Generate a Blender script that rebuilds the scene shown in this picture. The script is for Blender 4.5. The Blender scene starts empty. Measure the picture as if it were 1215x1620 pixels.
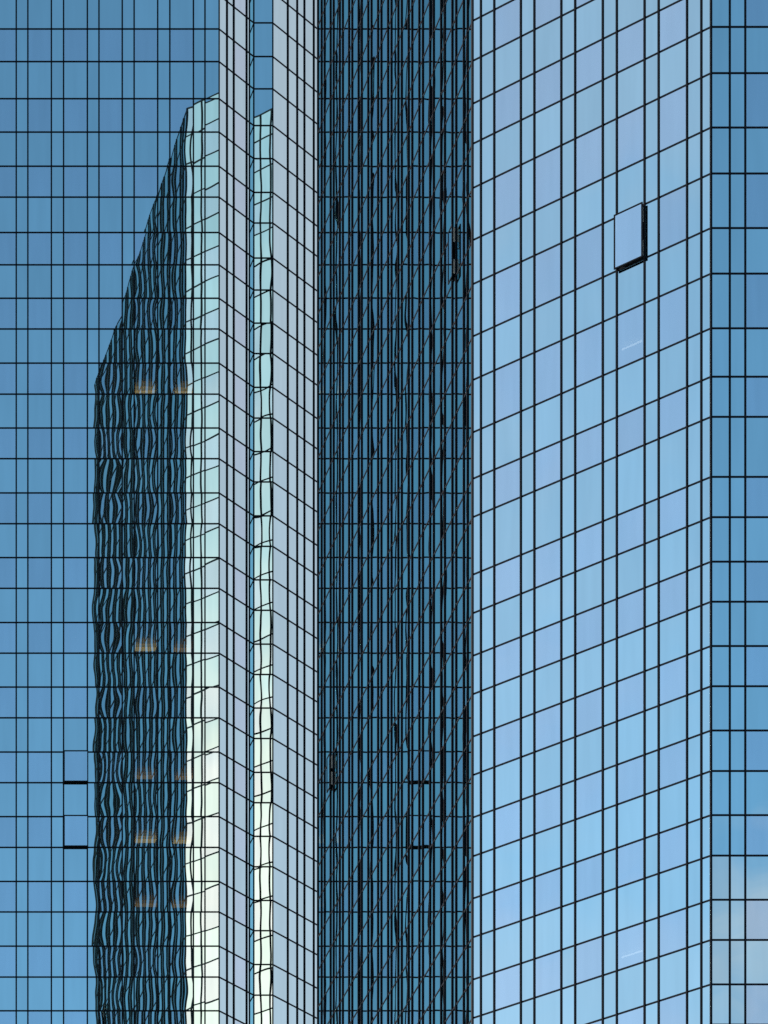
import bpy, math, random
from mathutils import Matrix, Vector
random.seed(11)
sc = bpy.context.scene

# ------------------------------------------------------------------ camera
# A long shift lens held level on the ground, framing the upper storeys.
cam_data = bpy.data.cameras.new('camera')
cam = bpy.data.objects.new('camera', cam_data)
sc.collection.objects.link(cam)
cam.location = (0, 0, 1.7)
cam.rotation_euler = (math.radians(90), 0, 0)
cam_data.sensor_fit = 'HORIZONTAL'
cam_data.sensor_width = 36
cam_data.lens = 36 * 7080 / 1215
cam_data.shift_x = (607.5 + 1100) / 1215
cam_data.shift_y = (4400 - 810) / 1215
cam_data.clip_start = 1
cam_data.clip_end = 12000
sc.camera = cam

# ------------------------------------------------------------------ sun and sky
SUN_EL = math.radians(15)
SUN_AZ = Vector((-0.90, 0.43))            # towards the left, a little behind the towers
sd = Vector((SUN_AZ.normalized().x * math.cos(SUN_EL), SUN_AZ.normalized().y * math.cos(SUN_EL), math.sin(SUN_EL)))
sun_data = bpy.data.lights.new('sun', 'SUN')
sun_data.energy = 2.0
sun_data.angle = math.radians(0.53)
sun_data.color = (1.0, 0.95, 0.88)
sun = bpy.data.objects.new('sun', sun_data)
sun.rotation_euler = sd.to_track_quat('Z', 'Y').to_euler()
sun.location = (-60, 100, 200)
sc.collection.objects.link(sun)

world = bpy.data.worlds.new('World')
sc.world = world
world.use_nodes = True
wt = world.node_tree
wt.nodes.clear()
def wn(t, **kw):
    n = wt.nodes.new(t)
    for k, v in kw.items(): setattr(n, k, v)
    return n
wl = wt.links.new
def wmath(op, a, b=None, c=None, clamp=False):
    n = wn('ShaderNodeMath', operation=op, use_clamp=clamp)
    for i, v in enumerate((a, b, c)):
        if v is None: continue
        if isinstance(v, (int, float)): n.inputs[i].default_value = v
        else: wl(v, n.inputs[i])
    return n.outputs[0]
sky = wn('ShaderNodeTexSky', sky_type='NISHITA')
sky.sun_disc = False
sky.sun_elevation = SUN_EL
sky.sun_rotation = math.atan2(sd.x, sd.y)
sky.altitude = 1000
sky.air_density = 0.65
sky.dust_density = 0.4
sky.ozone_density = 0.8
bg = wn('ShaderNodeBackground')
bg.inputs['Strength'].default_value = 0.10
# thin high cloud, laid out on a flat layer overhead so that it draws together towards the horizon
tc = wn('ShaderNodeTexCoord')
sep = wn('ShaderNodeSeparateXYZ'); wl(tc.outputs['Generated'], sep.inputs[0])
zz = wmath('MAXIMUM', sep.outputs['Z'], 0.0)
den = wmath('ADD', zz, 0.12)
cu = wmath('DIVIDE', sep.outputs['X'], den)
cv = wmath('DIVIDE', sep.outputs['Y'], den)
cmb = wn('ShaderNodeCombineXYZ'); wl(cu, cmb.inputs[0]); wl(cv, cmb.inputs[1])
mp = wn('ShaderNodeMapping'); wl(cmb.outputs[0], mp.inputs['Vector'])
mp.inputs['Location'].default_value = (25.69, 4.41, 0)
mp.inputs['Rotation'].default_value = (0, 0, 4.2776)
mp.inputs['Scale'].default_value = (1, 1, 1)
nz = wn('ShaderNodeTexNoise'); wl(mp.outputs[0], nz.inputs['Vector'])
nz.inputs['Scale'].default_value = 0.5
nz.inputs['Detail'].default_value = 7
nz.inputs['Roughness'].default_value = 0.55
nz.inputs['Distortion'].default_value = 0.6
low = wmath('MULTIPLY_ADD', zz, -0.30, 0.14)                       # more cover low down
dens = wmath('ADD', nz.outputs['Fac'], low)
rmp = wn('ShaderNodeMapRange', interpolation_type='SMOOTHSTEP')
wl(dens, rmp.inputs['Value'])
rmp.inputs['From Min'].default_value = 0.415
rmp.inputs['From Max'].default_value = 0.80
rmp.inputs['To Min'].default_value = 0.0
rmp.inputs['To Max'].default_value = 0.66
# smaller broken cloud below the veil
mp2 = wn('ShaderNodeMapping'); wl(cmb.outputs[0], mp2.inputs['Vector'])
mp2.inputs['Location'].default_value = (9.17, 9.76, 0)
mp2.inputs['Rotation'].default_value = (0, 0, 0.2346)
nz2 = wn('ShaderNodeTexNoise'); wl(mp2.outputs[0], nz2.inputs['Vector'])
nz2.inputs['Scale'].default_value = 2.0
nz2.inputs['Detail'].default_value = 7
nz2.inputs['Roughness'].default_value = 0.55
nz2.inputs['Distortion'].default_value = 0.4
rm2 = wn('ShaderNodeMapRange', interpolation_type='SMOOTHSTEP')
wl(wmath('ADD', nz2.outputs['Fac'], wmath('MULTIPLY_ADD', zz, -0.25, 0.10)), rm2.inputs['Value'])
rm2.inputs['From Min'].default_value = 0.535
rm2.inputs['From Max'].default_value = 0.69
rm2.inputs['To Min'].default_value = 0.0
rm2.inputs['To Max'].default_value = 0.48
cover = wmath('MAXIMUM', rmp.outputs[0], rm2.outputs[0])
# clouds towards the sun scatter more light our way
dt = wn('ShaderNodeVectorMath', operation='DOT_PRODUCT')
wl(tc.outputs['Generated'], dt.inputs[0]); dt.inputs[1].default_value = sd
fw = wmath('POWER', wmath('MAXIMUM', dt.outputs['Value'], 0.0), 20.0)
cc = wn('ShaderNodeCombineColor')
for i, (base, glow) in enumerate(((3.9, 44.0), (2.80, 11.5), (3.0, 7.5))):      # low sun: warm towards it, near white elsewhere
    wl(wmath('MULTIPLY_ADD', fw, glow, base), cc.inputs[i])
mx = wn('ShaderNodeMix', data_type='RGBA')
wl(cover, mx.inputs['Factor'])
wl(sky.outputs[0], mx.inputs['A']); wl(cc.outputs[0], mx.inputs['B'])
wl(mx.outputs['Result'], bg.inputs['Color'])
wo = wn('ShaderNodeOutputWorld'); wl(bg.outputs[0], wo.inputs[0])

sc.view_settings.view_transform = 'Standard'
sc.view_settings.look = 'None'
sc.view_settings.gamma = 1
sc.view_settings.use_curve_mapping = False
sc.view_settings.exposure = 1.58
sc.cycles.max_bounces = 10
sc.cycles.glossy_bounces = 8
sc.cycles.transparent_max_bounces = 12
sc.cycles.caustics_reflective = False
sc.cycles.use_denoising = False
sc.cycles.sample_clamp_indirect = 4

# ------------------------------------------------------------------ materials
def node_mat(name):
    m = bpy.data.materials.new(name)
    m.use_nodes = True
    return m, m.node_tree.nodes, m.node_tree.links

def paint(name, col, rough=0.45, var=0.25, scale=1.3, metallic=0.0, spec=0.04):
    m, N, L = node_mat(name)
    b = N['Principled BSDF']
    b.inputs['Roughness'].default_value = rough
    b.inputs['Metallic'].default_value = metallic
    b.inputs['Specular IOR Level'].default_value = spec
    t = N.new('ShaderNodeTexNoise'); t.inputs['Scale'].default_value = scale; t.inputs['Detail'].default_value = 4
    g = N.new('ShaderNodeNewGeometry'); L.new(g.outputs['Position'], t.inputs['Vector'])
    r = N.new('ShaderNodeMapRange')
    r.inputs['To Min'].default_value = 1 - var; r.inputs['To Max'].default_value = 1 + var
    L.new(t.outputs['Fac'], r.inputs['Value'])
    v = N.new('ShaderNodeVectorMath'); v.operation = 'SCALE'; v.inputs[0].default_value = col
    L.new(r.outputs[0], v.inputs['Scale']); L.new(v.outputs[0], b.inputs['Base Color'])
    return m

def glass(name, tint, see=0.0, pillow=0.0040, wave=0.006, spread=0.09):
    """Coated mirror glass: a tinted metal film, slightly bowed pane by pane; `see` lets part of the room behind through."""
    m, N, L = node_mat(name)
    b = N['Principled BSDF']
    b.inputs['Metallic'].default_value = 1.0
    b.inputs['Roughness'].default_value = 0.0
    def nm(op, a, bb=None, c=None):
        n = N.new('ShaderNodeMath'); n.operation = op
        for i, v in enumerate((a, bb, c)):
            if v is None: continue
            if isinstance(v, (int, float)): n.inputs[i].default_value = v
            else: L.new(v, n.inputs[i])
        return n.outputs[0]
    def vm(op, a, bb=None, s=None):
        n = N.new('ShaderNodeVectorMath'); n.operation = op
        for i, v in enumerate((a, bb)):
            if v is None: continue
            if isinstance(v, tuple): n.inputs[i].default_value = v
            else: L.new(v, n.inputs[i])
        if s is not None:
            if isinstance(s, (int, float)): n.inputs['Scale'].default_value = s
            else: L.new(s, n.inputs['Scale'])
        return n.outputs[0]
    oi = N.new('ShaderNodeObjectInfo')
    at = N.new('ShaderNodeAttribute'); at.attribute_name = 'seed'
    rnd = nm('FRACT', nm('ADD', oi.outputs['Random'], at.outputs['Fac']))
    rnd2 = nm('FRACT', nm('MULTIPLY', rnd, 37.31))
    # colour: small difference from pane to pane
    k = nm('MULTIPLY_ADD', rnd2, spread, 1 - spread / 2)
    # faint vertical streaking of the coating, shifted from pane to pane
    gp = N.new('ShaderNodeNewGeometry')
    mpp = N.new('ShaderNodeMapping'); mpp.inputs['Scale'].default_value = (2.6, 2.6, 0.22)
    L.new(vm('ADD', gp.outputs['Position'], vm('SCALE', (13.0, 7.0, 3.0), s=rnd)), mpp.inputs['Vector'])
    st = N.new('ShaderNodeTexNoise'); st.inputs['Scale'].default_value = 1.0; st.inputs['Detail'].default_value = 2
    L.new(mpp.outputs[0], st.inputs['Vector'])
    k = nm('MULTIPLY', k, nm('MULTIPLY_ADD', st.outputs['Fac'], 0.14, 0.93))
    L.new(vm('SCALE', tint, s=k), b.inputs['Base Color'])
    # shape: each pane bowed in or out, its rim held true by the frame, plus the roll of float glass
    uv = N.new('ShaderNodeUVMap'); uv.uv_map = 'UVMap'
    sp = N.new('ShaderNodeSeparateXYZ'); L.new(uv.outputs[0], sp.inputs[0])
    cu = nm('MULTIPLY_ADD', sp.outputs['X'], 2.0, -1.0)
    cv = nm('MULTIPLY_ADD', sp.outputs['Y'], 2.0, -1.0)
    gu = nm('SUBTRACT', 1.0, nm('MULTIPLY', cu, cu))
    gv = nm('SUBTRACT', 1.0, nm('MULTIPLY', cv, cv))
    h = nm('MULTIPLY', nm('MULTIPLY_ADD', rnd, 2.0, -1.0), pillow)
    tilt = nm('MULTIPLY_ADD', rnd2, wave * 0.22, -wave * 0.11)          # panes do not sit quite in one plane
    sx = nm('ADD', nm('MULTIPLY', nm('MULTIPLY', cu, gv), h), tilt)
    sz = nm('MULTIPLY', nm('MULTIPLY', cv, gu), h)
    g = N.new('ShaderNodeNewGeometry')
    nz = N.new('ShaderNodeTexNoise'); nz.inputs['Scale'].default_value = 0.55
    nz.inputs['Detail'].default_value = 1.5; nz.inputs['Roughness'].default_value = 0.4
    L.new(g.outputs['Position'], nz.inputs['Vector'])
    w = vm('SCALE', vm('SUBTRACT', nz.outputs['Color'], (0.5, 0.5, 0.5)), s=wave)
    tan = vm('NORMALIZE', vm('CROSS_PRODUCT', (0.0, 0.0, 1.0), g.outputs['True Normal']))
    n = vm('ADD', g.outputs['True Normal'], vm('SCALE', tan, s=sx))
    cz = N.new('ShaderNodeCombineXYZ'); L.new(sz, cz.inputs['Z'])
    n = vm('NORMALIZE', vm('ADD', vm('ADD', n, cz.outputs[0]), w))
    L.new(n, b.inputs['Normal'])
    if see > 0:
        tr = N.new('ShaderNodeBsdfTransparent'); tr.inputs['Color'].default_value = (0.9, 1.0, 0.98, 1)
        mxs = N.new('ShaderNodeMixShader'); mxs.inputs[0].default_value = see
        L.new(b.outputs[0], mxs.inputs[1]); L.new(tr.outputs[0], mxs.inputs[2])
        L.new(mxs.outputs[0], N['Material Output'].inputs['Surface'])
    return m

def emit(name, col, s):
    m, N, L = node_mat(name)
    b = N['Principled BSDF']
    b.inputs['Base Color'].default_value = (*col, 1)
    b.inputs['Emission Color'].default_value = (*col, 1)
    b.inputs['Emission Strength'].default_value = s
    return m

M = {
    'frame': paint('dark_anodised_aluminium', (0.0068, 0.0105, 0.0145), 0.55, 0.3, 0.8),
    'joint': paint('weathered_joint_sleeve', (0.020, 0.018, 0.016), 0.5, 0.3, 2.0),
    'spandrel': glass('spandrel_glass', (0.475, 0.775, 0.725)),
    'vision': glass('vision_glass', (0.53, 0.795, 0.79), see=0.09),
    'spandrel_flank': glass('spandrel_glass_flank', (0.475, 0.775, 0.725), pillow=0.0018, wave=0.0045),
    'vision_flank': glass('vision_glass_flank', (0.53, 0.795, 0.79), see=0.09, pillow=0.0018, wave=0.0045),
    'slab': paint('ceiling_white', (0.55, 0.55, 0.52), 0.8, 0.08),
    'core': paint('office_interior', (0.16, 0.14, 0.12), 0.9, 0.4, 0.3),
    'rail': paint('blind_rail_white', (0.75, 0.75, 0.75), 0.6, 0.05),
    'gear': paint('window_stay_steel', (0.50, 0.56, 0.46), 0.4, 0.3, 6.0, 0.0),
    'roof': paint('roof_gravel', (0.22, 0.21, 0.2), 0.9, 0.2, 0.5),
    'ground': paint('plaza_paving', (0.22, 0.21, 0.20), 0.85, 0.25, 0.2),
    'tube': emit('fluorescent_tube', (1.0, 0.97, 0.92), 0.45),
}

for q, k in enumerate((0.62, 0.34, 0.16)):  # emission steps that imitate room light fading across the ceiling
    M['warm' + str(q)] = emit('warm_ceiling_glow', (1.0, 0.70, 0.26), k)
    M['dim' + str(q)] = emit('dim_ceiling_glow', (1.0, 0.62, 0.24), k * 0.45)

# ------------------------------------------------------------------ helpers
COL = sc.collection
def link(o): COL.objects.link(o); return o

def mesh(name, verts, faces, uvs=None, seeds=None):
    me = bpy.data.meshes.new(name)
    me.from_pydata(verts, [], faces)
    if uvs is not None:
        l = me.uv_layers.new(name='UVMap')
        flat = [c for uvv in uvs for c in uvv]
        l.data.foreach_set('uv', flat)
    if seeds is not None:
        a = me.attributes.new('seed', 'FLOAT', 'FACE')
        a.data.foreach_set('value', seeds)
    me.update()
    return me

CUBE_V = [(0,0,0),(1,0,0),(1,1,0),(0,1,0),(0,0,1),(1,0,1),(1,1,1),(0,1,1)]
CUBE_F = [(0,3,2,1),(4,5,6,7),(0,1,5,4),(1,2,6,5),(2,3,7,6),(3,0,4,7)]
PANE_F = [(0,1,5,4),(1,2,6,5),(3,0,4,7),(4,5,6,7),(0,3,2,1)]      # open at the back
PANE_UV = [(0,0),(1,0),(1,1),(0,1)] + [(0.5,0)]*16
SLIM_UV = [(0.34,0),(0.66,0),(0.66,1),(0.34,1)] + [(0.5,0)]*16     # narrow panes bow less
UNIT_BAR = {}
UNIT_PANE = {}
def unit_bar(mat):
    if mat not in UNIT_BAR:
        me = mesh('bar', CUBE_V, CUBE_F); me.materials.append(M[mat]); UNIT_BAR[mat] = me
    return UNIT_BAR[mat]
def unit_pane(mat, slim=False):
    if (mat, slim) not in UNIT_PANE:
        me = mesh('pane', CUBE_V, PANE_F, SLIM_UV if slim else PANE_UV); me.materials.append(M[mat]); UNIT_PANE[mat, slim] = me
    return UNIT_PANE[mat, slim]

class Bulk:
    """collects many boxes or panes too many or too small to pick apart into one mesh"""
    def __init__(s): s.v, s.f, s.uv, s.sd = [], [], [], []
    def add(s, mtx, faces=CUBE_F, pane=None):
        k = len(s.v)
        s.v += [tuple(mtx @ Vector(c)) for c in CUBE_V]
        sd = random.random()
        for i, fc in enumerate(faces):
            s.f.append(tuple(k + q for q in fc)); s.sd.append(sd)
            s.uv += pane[i*4:i*4+4] if pane else [(0, 0)] * 4
    def build(s, name, mat, parent, kind='stuff'):
        if not s.v: return None
        me = mesh(name, s.v, s.f, s.uv, s.sd); me.materials.append(M[mat])
        o = link(bpy.data.objects.new(name, me)); o.parent = parent
        if kind: o['kind'] = kind
        return o

def in_view(p, margin=0.02):
    y = p.y
    sx = (p.x / y) * 7080 - 1100
    sy = 4400 - (p.z - 1.7) / y * 7080
    return -1215*margin < sx < 1215*(1+margin) and -1620*margin < sy < 1620*(1+margin)
def on_screen_x(p, lo=-40, hi=1240):
    return lo < p.x / p.y * 7080 - 1100 < hi

MW, MP = 0.065, 0.048        # mullion width and projection
TW, TP = 0.074, 0.014        # transom height and projection

class Facade:
    def __init__(s, a, b):
        s.a, s.b = Vector(a), Vector(b)
        d = s.b - s.a; s.L = d.length; s.t = d / s.L
        s.n = Vector((s.t.y, -s.t.x))
        s.base = Matrix(((s.t.x, -s.n.x, 0, s.a.x), (s.t.y, -s.n.y, 0, s.a.y), (0, 0, 1, 0), (0, 0, 0, 1)))
    def mtx(s, u, y, z, su, sy, sz):
        return s.base @ Matrix.Translation((u, y, z)) @ Matrix.Diagonal((su, sy, sz, 1))
    def pt(s, u, z, out=0.0):
        p = s.a + s.t * u + s.n * out
        return Vector((p.x, p.y, z))

def bar(name, mat, mtx, parent):
    o = link(bpy.data.objects.new(name, unit_bar(mat)))
    o.matrix_world = mtx; o.parent = parent
    return o

def build_facade(T, F, us, kinds, rows, vis, names, opened=(), single=True, joints=True, flank=''):
    """us: mullion lines incl. both corners; kinds: one per bay; rows: transom heights, top first; vis(i): window row?
    names: bay kind -> part name for panes that can be picked apart; opened: (bay, row) pairs whose sash stands open"""
    root, bulk = T['root'], T['bulk']
    rows_n = len(rows) - 1
    for c in range(len(us) - 1):
        u0, u1 = us[c], us[c+1]
        for r in range(rows_n):
            z1, z0 = rows[r], rows[r+1]
            if (c, r) in opened: continue
            v = vis(r) and kinds[c] == 'wide'
            mat = ('vision' if v else 'spandrel') + flank
            mtx = F.mtx(u0, 0.004, z0, u1-u0, 0.012, z1-z0)
            mid = F.pt((u0+u1)/2, (z0+z1)/2)
            nm = names.get(kinds[c])
            if single and nm and in_view(mid):
                o = link(bpy.data.objects.new(nm, unit_pane(mat, u1 - u0 < 1.0)))
                o.matrix_world = mtx; o.parent = root
                T['count'][nm] = T['count'].get(nm, 0) + 1
            else:
                bulk[mat].add(mtx, PANE_F, SLIM_UV if u1 - u0 < 1.0 else PANE_UV)
    top, bot = rows[0], rows[-1]
    for u in us[1:-1]:
        m = F.mtx(u - MW/2, -MP, bot, MW, MP + 0.03, top - bot)
        if single and on_screen_x(F.pt(u, 100)): bar('mullion', 'frame', m, root)
        else: bulk['frame'].add(m)
    for r, z in enumerate(rows):
        m = F.mtx(0.0, -TP, z - TW/2, F.L, TP + 0.02, TW)
        if single and any(in_view(F.pt(F.L*q, z), 0.0) for q in (0, 0.25, 0.5, 0.75, 1)): bar('transom', 'frame', m, root)
        else: bulk['frame'].add(m)
    if joints:
        for u in us[1:-1]:
            for z in rows:
                if in_view(F.pt(u, z), 0.05):
                    bulk['joint'].add(F.mtx(u - MW/2 - 0.006, -MP - 0.006, z - 0.020, MW + 0.012, MP + 0.004, 0.040))

def open_sash(T, F, u0, u1, z0, z1, out, label):
    """a window pushed out parallel to the wall on stays"""
    root = T['root']
    b = Bulk(); fw, fd = 0.055, 0.05
    y = -out - fd
    e = 0.02
    b.add(F.mtx(u0-e, y, z0-e, fw, fd, z1-z0+2*e)); b.add(F.mtx(u1-fw+e, y, z0-e, fw, fd, z1-z0+2*e))
    b.add(F.mtx(u0-e+fw, y, z0-e, u1-u0+2*e-2*fw, fd, fw)); b.add(F.mtx(u0-e+fw, y, z1-fw+e, u1-u0+2*e-2*fw, fd, fw))
    s = b.build('open_window', 'frame', root, None)
    s['label'] = label
    p = link(bpy.data.objects.new('pane', unit_pane('vision')))
    p.matrix_world = F.mtx(u0-e+fw, y+0.02, z0-e+fw, u1-u0+2*e-2*fw, 0.012, z1-z0+2*e-2*fw); p.parent = s
    # four folding stays and the lining of the opening
    for uu in (u0 + 0.03, u1 - 0.058):
        for k in range(2):
            za, zb = (z0 + 0.12, z0 + 0.75) if k == 0 else (z1 - 0.75, z1 - 0.12)
            o = link(bpy.data.objects.new('stay_arm', unit_bar('gear')))
            o.matrix_world = F.mtx(uu, -out, za, 0.035, out + 0.02, 0.03); o.parent = s
            o = link(bpy.data.objects.new('stay_arm', unit_bar('gear')))
            o.matrix_world = F.mtx(uu, -out*0.72, za, 0.03, out*0.40, zb - za); o.parent = s
    b = Bulk(); d = 0.14
    b.add(F.mtx(u0+0.03, 0.0, z0+0.02, 0.05, d, z1-z0-0.04)); b.add(F.mtx(u1-0.08, 0.0, z0+0.02, 0.05, d, z1-z0-0.04))
    b.add(F.mtx(u0+0.08, 0.0, z0+0.02, u1-u0-0.16, d, 0.05)); b.add(F.mtx(u0+0.08, 0.0, z1-0.07, u1-u0-0.16, d, 0.05))
    o = b.build('window_lining', 'frame', s, None)

def post(T, p, rot, top, w=0.062):
    o = link(bpy.data.objects.new('corner_post', unit_bar('frame')))
    o.matrix_world = Matrix.Translation((p[0], p[1], 0)) @ Matrix.Rotation(rot, 4, 'Z') @ Matrix.Translation((-w/2, -w/2, 0)) @ Matrix.Diagonal((w, w, top, 1))
    o.parent = T['root']
    return o

def prism(name, poly, z0, z1, mat, parent):
    n = len(poly)
    v = [(x, y, z0) for x, y in poly] + [(x, y, z1) for x, y in poly]
    f = [tuple(range(n))[::-1], tuple(range(n, 2*n))] + [(i, (i+1) % n, n+(i+1) % n, n+i) for i in range(n)]
    me = mesh(name, v, f); me.materials.append(M[mat])
    o = link(bpy.data.objects.new(name, me)); o.parent = parent
    return o

def inset(poly, d):
    """offset a counter-clockwise outline inwards"""
    n = len(poly); out = []
    for i in range(n):
        p, q, r = Vector(poly[i-1]), Vector(poly[i]), Vector(poly[(i+1) % n])
        e1, e2 = (q-p).normalized(), (r-q).normalized()
        n1, n2 = Vector((-e1.y, e1.x)), Vector((-e2.y, e2.x))
        k = d / max(0.2, 1 + n1.dot(n2))
        out.append(tuple(q + (n1+n2)*k))
    return out

def tower(label, loc):
    root = link(bpy.data.objects.new('glass_tower', None))
    root.location = (0, 0, 0)
    root['label'] = label; root['category'] = 'skyscraper'
    return {'root': root, 'bulk': {k: Bulk() for k in ('spandrel', 'vision', 'spandrel_flank', 'vision_flank', 'frame', 'joint')}, 'count': {}}

def bays(edge, wide, narrow, n, end):
    """corner bay, then narrow and wide bays in turn, ending on a corner bay"""
    us, ks = [0.0, edge], ['corner']
    for i in range(n):
        us.append(us[-1] + narrow); ks.append('narrow')
        if i < n - 1: us.append(us[-1] + wide); ks.append('wide')
    us.append(us[-1] + end); ks.append('corner')
    return us, ks

def scaled(us, L):
    return [u * L / us[-1] for u in us]

# ------------------------------------------------------------------ ground
me = mesh('ground', [(-5000,-5000,0),(5000,-5000,0),(5000,5000,0),(-5000,5000,0)], [(0,1,2,3)])
me.materials.append(M['ground'])
g = link(bpy.data.objects.new('ground', me)); g['kind'] = 'structure'

# ------------------------------------------------------------------ storey lines (metres), top first
TOP = 155.4
ROWS_L = [149.743,147.988,145.993,144.197,142.361,140.699,138.795,137.057,135.259,133.606,131.770,130.101,128.279,126.630,
          124.787,123.131,121.309,119.656,117.817,116.168,114.345,112.690,110.850,109.201,107.375,105.720,103.890,102.248,100.409,98.746,96.931]
ROWS_R = [116.194,114.273,112.011,110.101,107.833,105.939,103.666,101.653,99.985,97.489,95.815,93.965,92.300,90.458,88.787,
          86.947,85.263,83.429,81.747,79.911,78.240,76.393,74.721]
def extend(rows, win_first_above, win_first_below, win, spa):
    up = [rows[0]]; w = win_first_above
    while up[-1] + (win if w else spa) < TOP - 0.4:
        up.append(up[-1] + (win if w else spa)); w = not w
    up.append(TOP)
    dn = [rows[-1]]; w = win_first_below
    while dn[-1] - (win if w else spa) > 0.8:
        dn.append(dn[-1] - (win if w else spa)); w = not w
    full = up[::-1] + rows[1:] + dn[1:]
    return full, len(up) - 1
ROWS_L, off_l = extend(ROWS_L, False, True, 1.66, 1.83)     # row below the first measured line is a window row
ROWS_R, off_r = extend(ROWS_R, True, False, 1.74, 1.86)
vis_l = lambda r: (r - off_l) % 2 == 0
vis_r = lambda r: (r - off_r) % 2 == 1
NAMES = {'wide': 'wide_pane', 'narrow': 'narrow_pane', 'corner': 'corner_pane', 'side': 'side_pane', 'flank': 'flank_pane'}

# ------------------------------------------------------------------ left tower
TL = tower('blue glass tower on the left, stepped corner, mirroring the dark flank of its neighbour', (40, 241, 0))
A0, A1 = (37.4 - 7*1.905 - 1.0, 240.72), (49.184, 240.72)
B1, C1 = (51.568, 243.156), (52.598, 243.156)
D1 = (52.598 + 8.4*0.6997, 243.156 + 8.4*0.7145)
W0 = (A0[0] - 5.8, A0[1] + 5.8)
BACK = [(D1[0], D1[1] + 22), (D1[0] - 6, D1[1] + 28), (W0[0] + 6, D1[1] + 28), (W0[0], D1[1] + 22)]
OUT_L = [W0, A0, A1, B1, C1, D1] + BACK

fa = Facade(A0, A1)
x0 = 37.4 - A0[0]
us = [0.874,1.499,2.764,3.420,4.699,5.324,6.576,7.215,8.483,9.136,10.404,11.026]
us = [x0 + u for u in us]
lead = []
u = us[0]
while True:
    u -= 1.273
    if u < 0.5: break
    lead.append(u); u -= 0.632
    if u < 0.5: break
    lead.append(u)
us_a = [0.0] + lead[::-1] + us + [fa.L]
k_a = ['corner'] + [('wide' if us_a[i+1] - us_a[i] > 1.0 else 'narrow') for i in range(1, len(us_a) - 2)] + ['corner']
open_bay = us_a.index(us[3])
r_open = [off_l + 22, off_l + 24]
build_facade(TL, fa, us_a, k_a, ROWS_L, vis_l, NAMES, opened=[(open_bay, r) for r in r_open])
for r, lb in zip(r_open, ('upper of two windows pushed open one above the other', 'lower of two windows pushed open one above the other')):
    open_sash(TL, fa, us_a[open_bay], us_a[open_bay+1], ROWS_L[r+1], ROWS_L[r], 0.13, lb)
fb = Facade(A1, B1)
build_facade(TL, fb, [0, 0.776, 1.438, 2.701, fb.L], ['corner', 'narrow', 'wide', 'side'], ROWS_L, vis_l, NAMES)
fc = Facade(B1, C1)
build_facade(TL, fc, [0, fc.L], ['side'], ROWS_L, vis_l, NAMES)
fd = Facade(C1, D1)
build_facade(TL, fd, [0, 1.512, 2.462, 3.192, 4.145, 4.80, 5.75, 6.45, fd.L], ['flank', 'side', 'side', 'flank', 'side', 'side', 'side', 'side'], ROWS_L, vis_l, NAMES)
for i in range(5, len(OUT_L) + 1):
    f = Facade(OUT_L[i % len(OUT_L)], OUT_L[(i+1) % len(OUT_L)])
    n = max(2, round(f.L / 1.905))
    build_facade(TL, f, [f.L*j/n for j in range(n+1)], ['narrow']*n, ROWS_L[::2], vis_l, NAMES, single=False, joints=False)
for p, a in ((A1, 0.4), (B1, 0.4), (C1, 0.4)): post(TL, p, a, TOP)
post(TL, A0, 0.4, TOP)

# ------------------------------------------------------------------ right tower
TR = tower('pale blue glass tower on the right with a cut corner and a dark flank', (56, 190, 0))
E0, F0, G0 = (50.698, 223.919), (50.698, 194.285), (58.457, 186.028)
H0 = (50.698 + 7.9, 223.919 + 8.1)
G1 = (G0[0] + 24.0, G0[1])
I0 = (G1[0] + 7.8, F0[1]); I1 = (I0[0], E0[1]); H1 = (G1[0], H0[1])
OUT_R = [E0, F0, G0, G1, I0, I1, H1, H0]
fe = Facade(E0, F0)
us_e, k_e = bays(0.80, 1.30, 0.655, 15, 0.80); us_e = scaled(us_e, fe.L)
def row_at(rows, z):
    return max(i for i in range(len(rows)) if rows[i] > z)
e_open = [(27, row_at(ROWS_R, 113.2)), (3, row_at(ROWS_R, 100.9))]
# the flank is seen edge-on: its 290 largest panes are single pieces, the rest one mass
cand = []
for c in range(len(us_e) - 1):
    if k_e[c] != 'wide': continue
    for r in range(len(ROWS_R) - 1):
        p = fe.pt((us_e[c]+us_e[c+1])/2, (ROWS_R[r]+ROWS_R[r+1])/2)
        if in_view(p, 0.0): cand.append(((ROWS_R[r]-ROWS_R[r+1]) / p.y**2, c, r))
big = {(c, r) for _, c, r in sorted(cand, reverse=True)[:290]}
for c, r in sorted(big - set(e_open)):
    o = link(bpy.data.objects.new('flank_pane', unit_pane('vision_flank' if vis_r(r) else 'spandrel_flank')))
    o.matrix_world = fe.mtx(us_e[c], 0.004, ROWS_R[r+1], us_e[c+1]-us_e[c], 0.012, ROWS_R[r]-ROWS_R[r+1]); o.parent = TR['root']
build_facade(TR, fe, us_e, k_e, ROWS_R, vis_r, {}, opened=big | set(e_open), flank='_flank')
for (c, r), lb in zip(e_open, ('window pushed open near the front corner of the dark flank', 'window pushed open near the far end of the dark flank')):
    open_sash(TR, fe, us_e[c], us_e[c+1], ROWS_R[r+1], ROWS_R[r], 0.15, lb)
ff = Facade(F0, G0)
us_f = [0, 0.416, 1.075, 2.378, 3.035, 4.335, 4.998, 6.311, 6.973, 8.272, 8.927, 10.236, 10.890, ff.L]
k_f = ['corner', 'narrow', 'wide', 'narrow', 'wide', 'narrow', 'wide', 'narrow', 'wide', 'narrow', 'wide', 'narrow', 'corner']
f_open = (8, row_at(ROWS_R, 109.0))
build_facade(TR, ff, us_f, k_f, ROWS_R, vis_r, NAMES, opened=[f_open])
open_sash(TR, ff, us_f[8], us_f[9], ROWS_R[f_open[1]+1], ROWS_R[f_open[1]], 0.17, 'large window pushed straight out of the bright face on stays')
fg = Facade(G0, G1)
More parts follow.
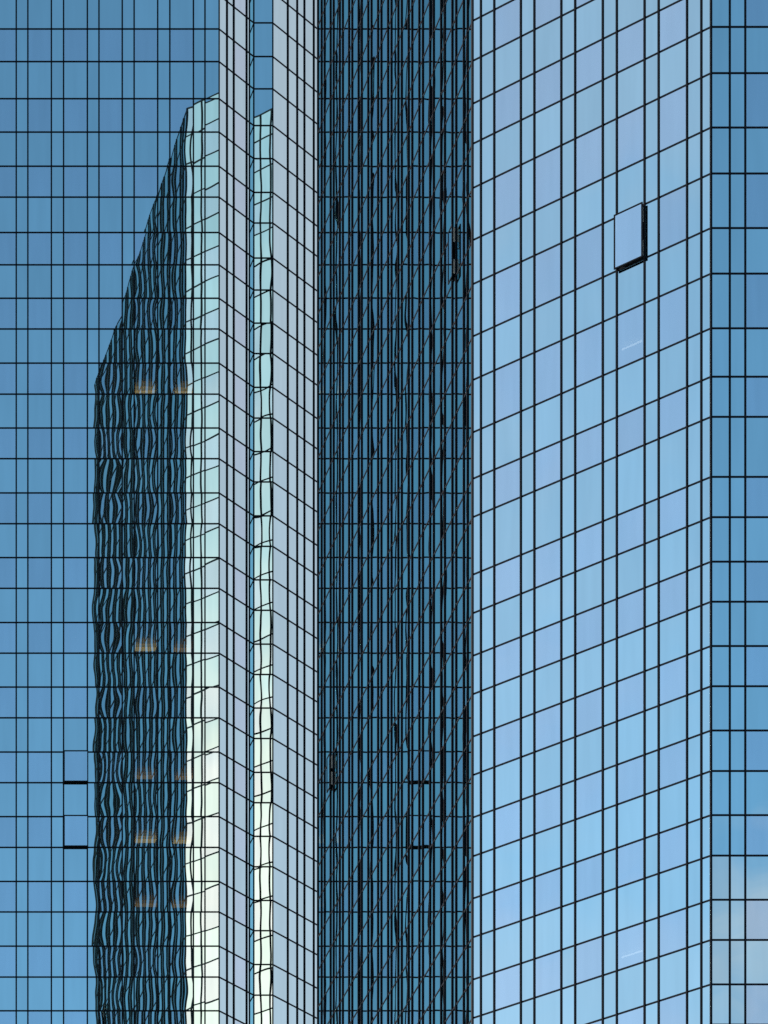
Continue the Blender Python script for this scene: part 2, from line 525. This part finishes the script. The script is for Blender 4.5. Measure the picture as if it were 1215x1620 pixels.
us_g, k_g = bays(0.783, 1.28, 0.644, 12, 0.8); us_g = scaled(us_g, fg.L)
us_g[1], us_g[2] = 0.783, 1.427
build_facade(TR, fg, us_g, k_g, ROWS_R, vis_r, NAMES)
fh = Facade(H0, E0)
us_h, k_h = bays(0.44, 1.30, 0.655, 6, 0.42); us_h = scaled(us_h, fh.L)
build_facade(TR, fh, us_h, k_h, ROWS_R, vis_r, {}, single=False, joints=False)
for i in range(3, 7):
    f = Facade(OUT_R[i], OUT_R[i+1])
    n = max(2, round(f.L / 1.905))
    build_facade(TR, f, [f.L*j/n for j in range(n+1)], ['narrow']*n, ROWS_R[::2], vis_r, NAMES, single=False, joints=False)
for p, a in ((E0, 0.0), (F0, 0.4), (G0, 0.0), (H0, 0.4)): post(TR, p, a, TOP, 0.09)

# ------------------------------------------------------------------ inside: slabs, core, roof, lights, painted ceiling glow
def interior(T, outline, rows, vis):
    root = T['root']
    slab_out = inset(outline, 0.32)
    prism('core', inset(outline, 4.2), 0.5, TOP - 1.2, 'core', root)
    for r in range(len(rows) - 1):
        if vis(r): continue
        o = prism('floor_slab', slab_out, rows[r+1] + 0.05, rows[r] - 0.05, 'slab', root)
    prism('roof', inset(outline, 0.05), TOP - 1.1, TOP - 0.5, 'roof', root)
interior(TL, OUT_L, ROWS_L, vis_l)
interior(TR, OUT_R, ROWS_R, vis_r)
def lamp_or_glow(T, F, mat, u, w, z, deep, d, name='ceiling_light_or_glow'):
    bar(name, mat, F.mtx(u, deep, z, w, d, 0.05), T['root'])
for i, r in enumerate(range(off_l, off_l + 31, 2)):
    z1 = ROWS_L[r]
    bar('blind_rail', 'rail', fa.mtx(x0 - 1.0, 0.22, z1 - 0.50, 12.5, 0.06, 0.035), TL['root'])
for k, m1, m2 in ((10, 'warm', 'warm'), (18, 'warm', 'dim'), (22, 'dim', 'dim'), (24, 'warm', 'warm'), (26, 'dim', 'dim')):   # lit rooms: fading ceiling glow built from three emissive panels, strongest deep inside
    z1 = ROWS_L[off_l + k]
    j = random.uniform(-0.12, 0.12)
    for q, (dp, dd, w) in enumerate(((2.62, 0.38, 1.0), (2.22, 0.34, 0.9), (1.84, 0.30, 0.7))):
        lamp_or_glow(TL, fa, m1 + str(q), us[7] + 0.46 + j + 0.05*q, 1.22*w, z1 - 0.12, dp, dd)
        lamp_or_glow(TL, fa, m2 + str(q), us[9] + 0.78 - j + 0.04*q, 0.92*w, z1 - 0.12, dp + 0.08, dd)
for z in (104.8, 88.0, 79.2):
    r = row_at(ROWS_R, z)
    lamp_or_glow(TR, ff, 'tube', us_f[8] + 0.30 - 1.45, 0.95, ROWS_R[r] - 0.12, 2.35, 0.06)
for T in (TL, TR):
    b = T['bulk']
    b['spandrel'].build('spandrel_panes', 'spandrel', T['root'])
    b['vision'].build('window_panes', 'vision', T['root'])
    b['spandrel_flank'].build('flank_spandrel_panes', 'spandrel_flank', T['root'])
    b['vision_flank'].build('flank_window_panes', 'vision_flank', T['root'])
    b['frame'].build('frame_bars', 'frame', T['root'])
    b['joint'].build('joint_sleeves', 'joint', T['root'])
    print(T['count'])
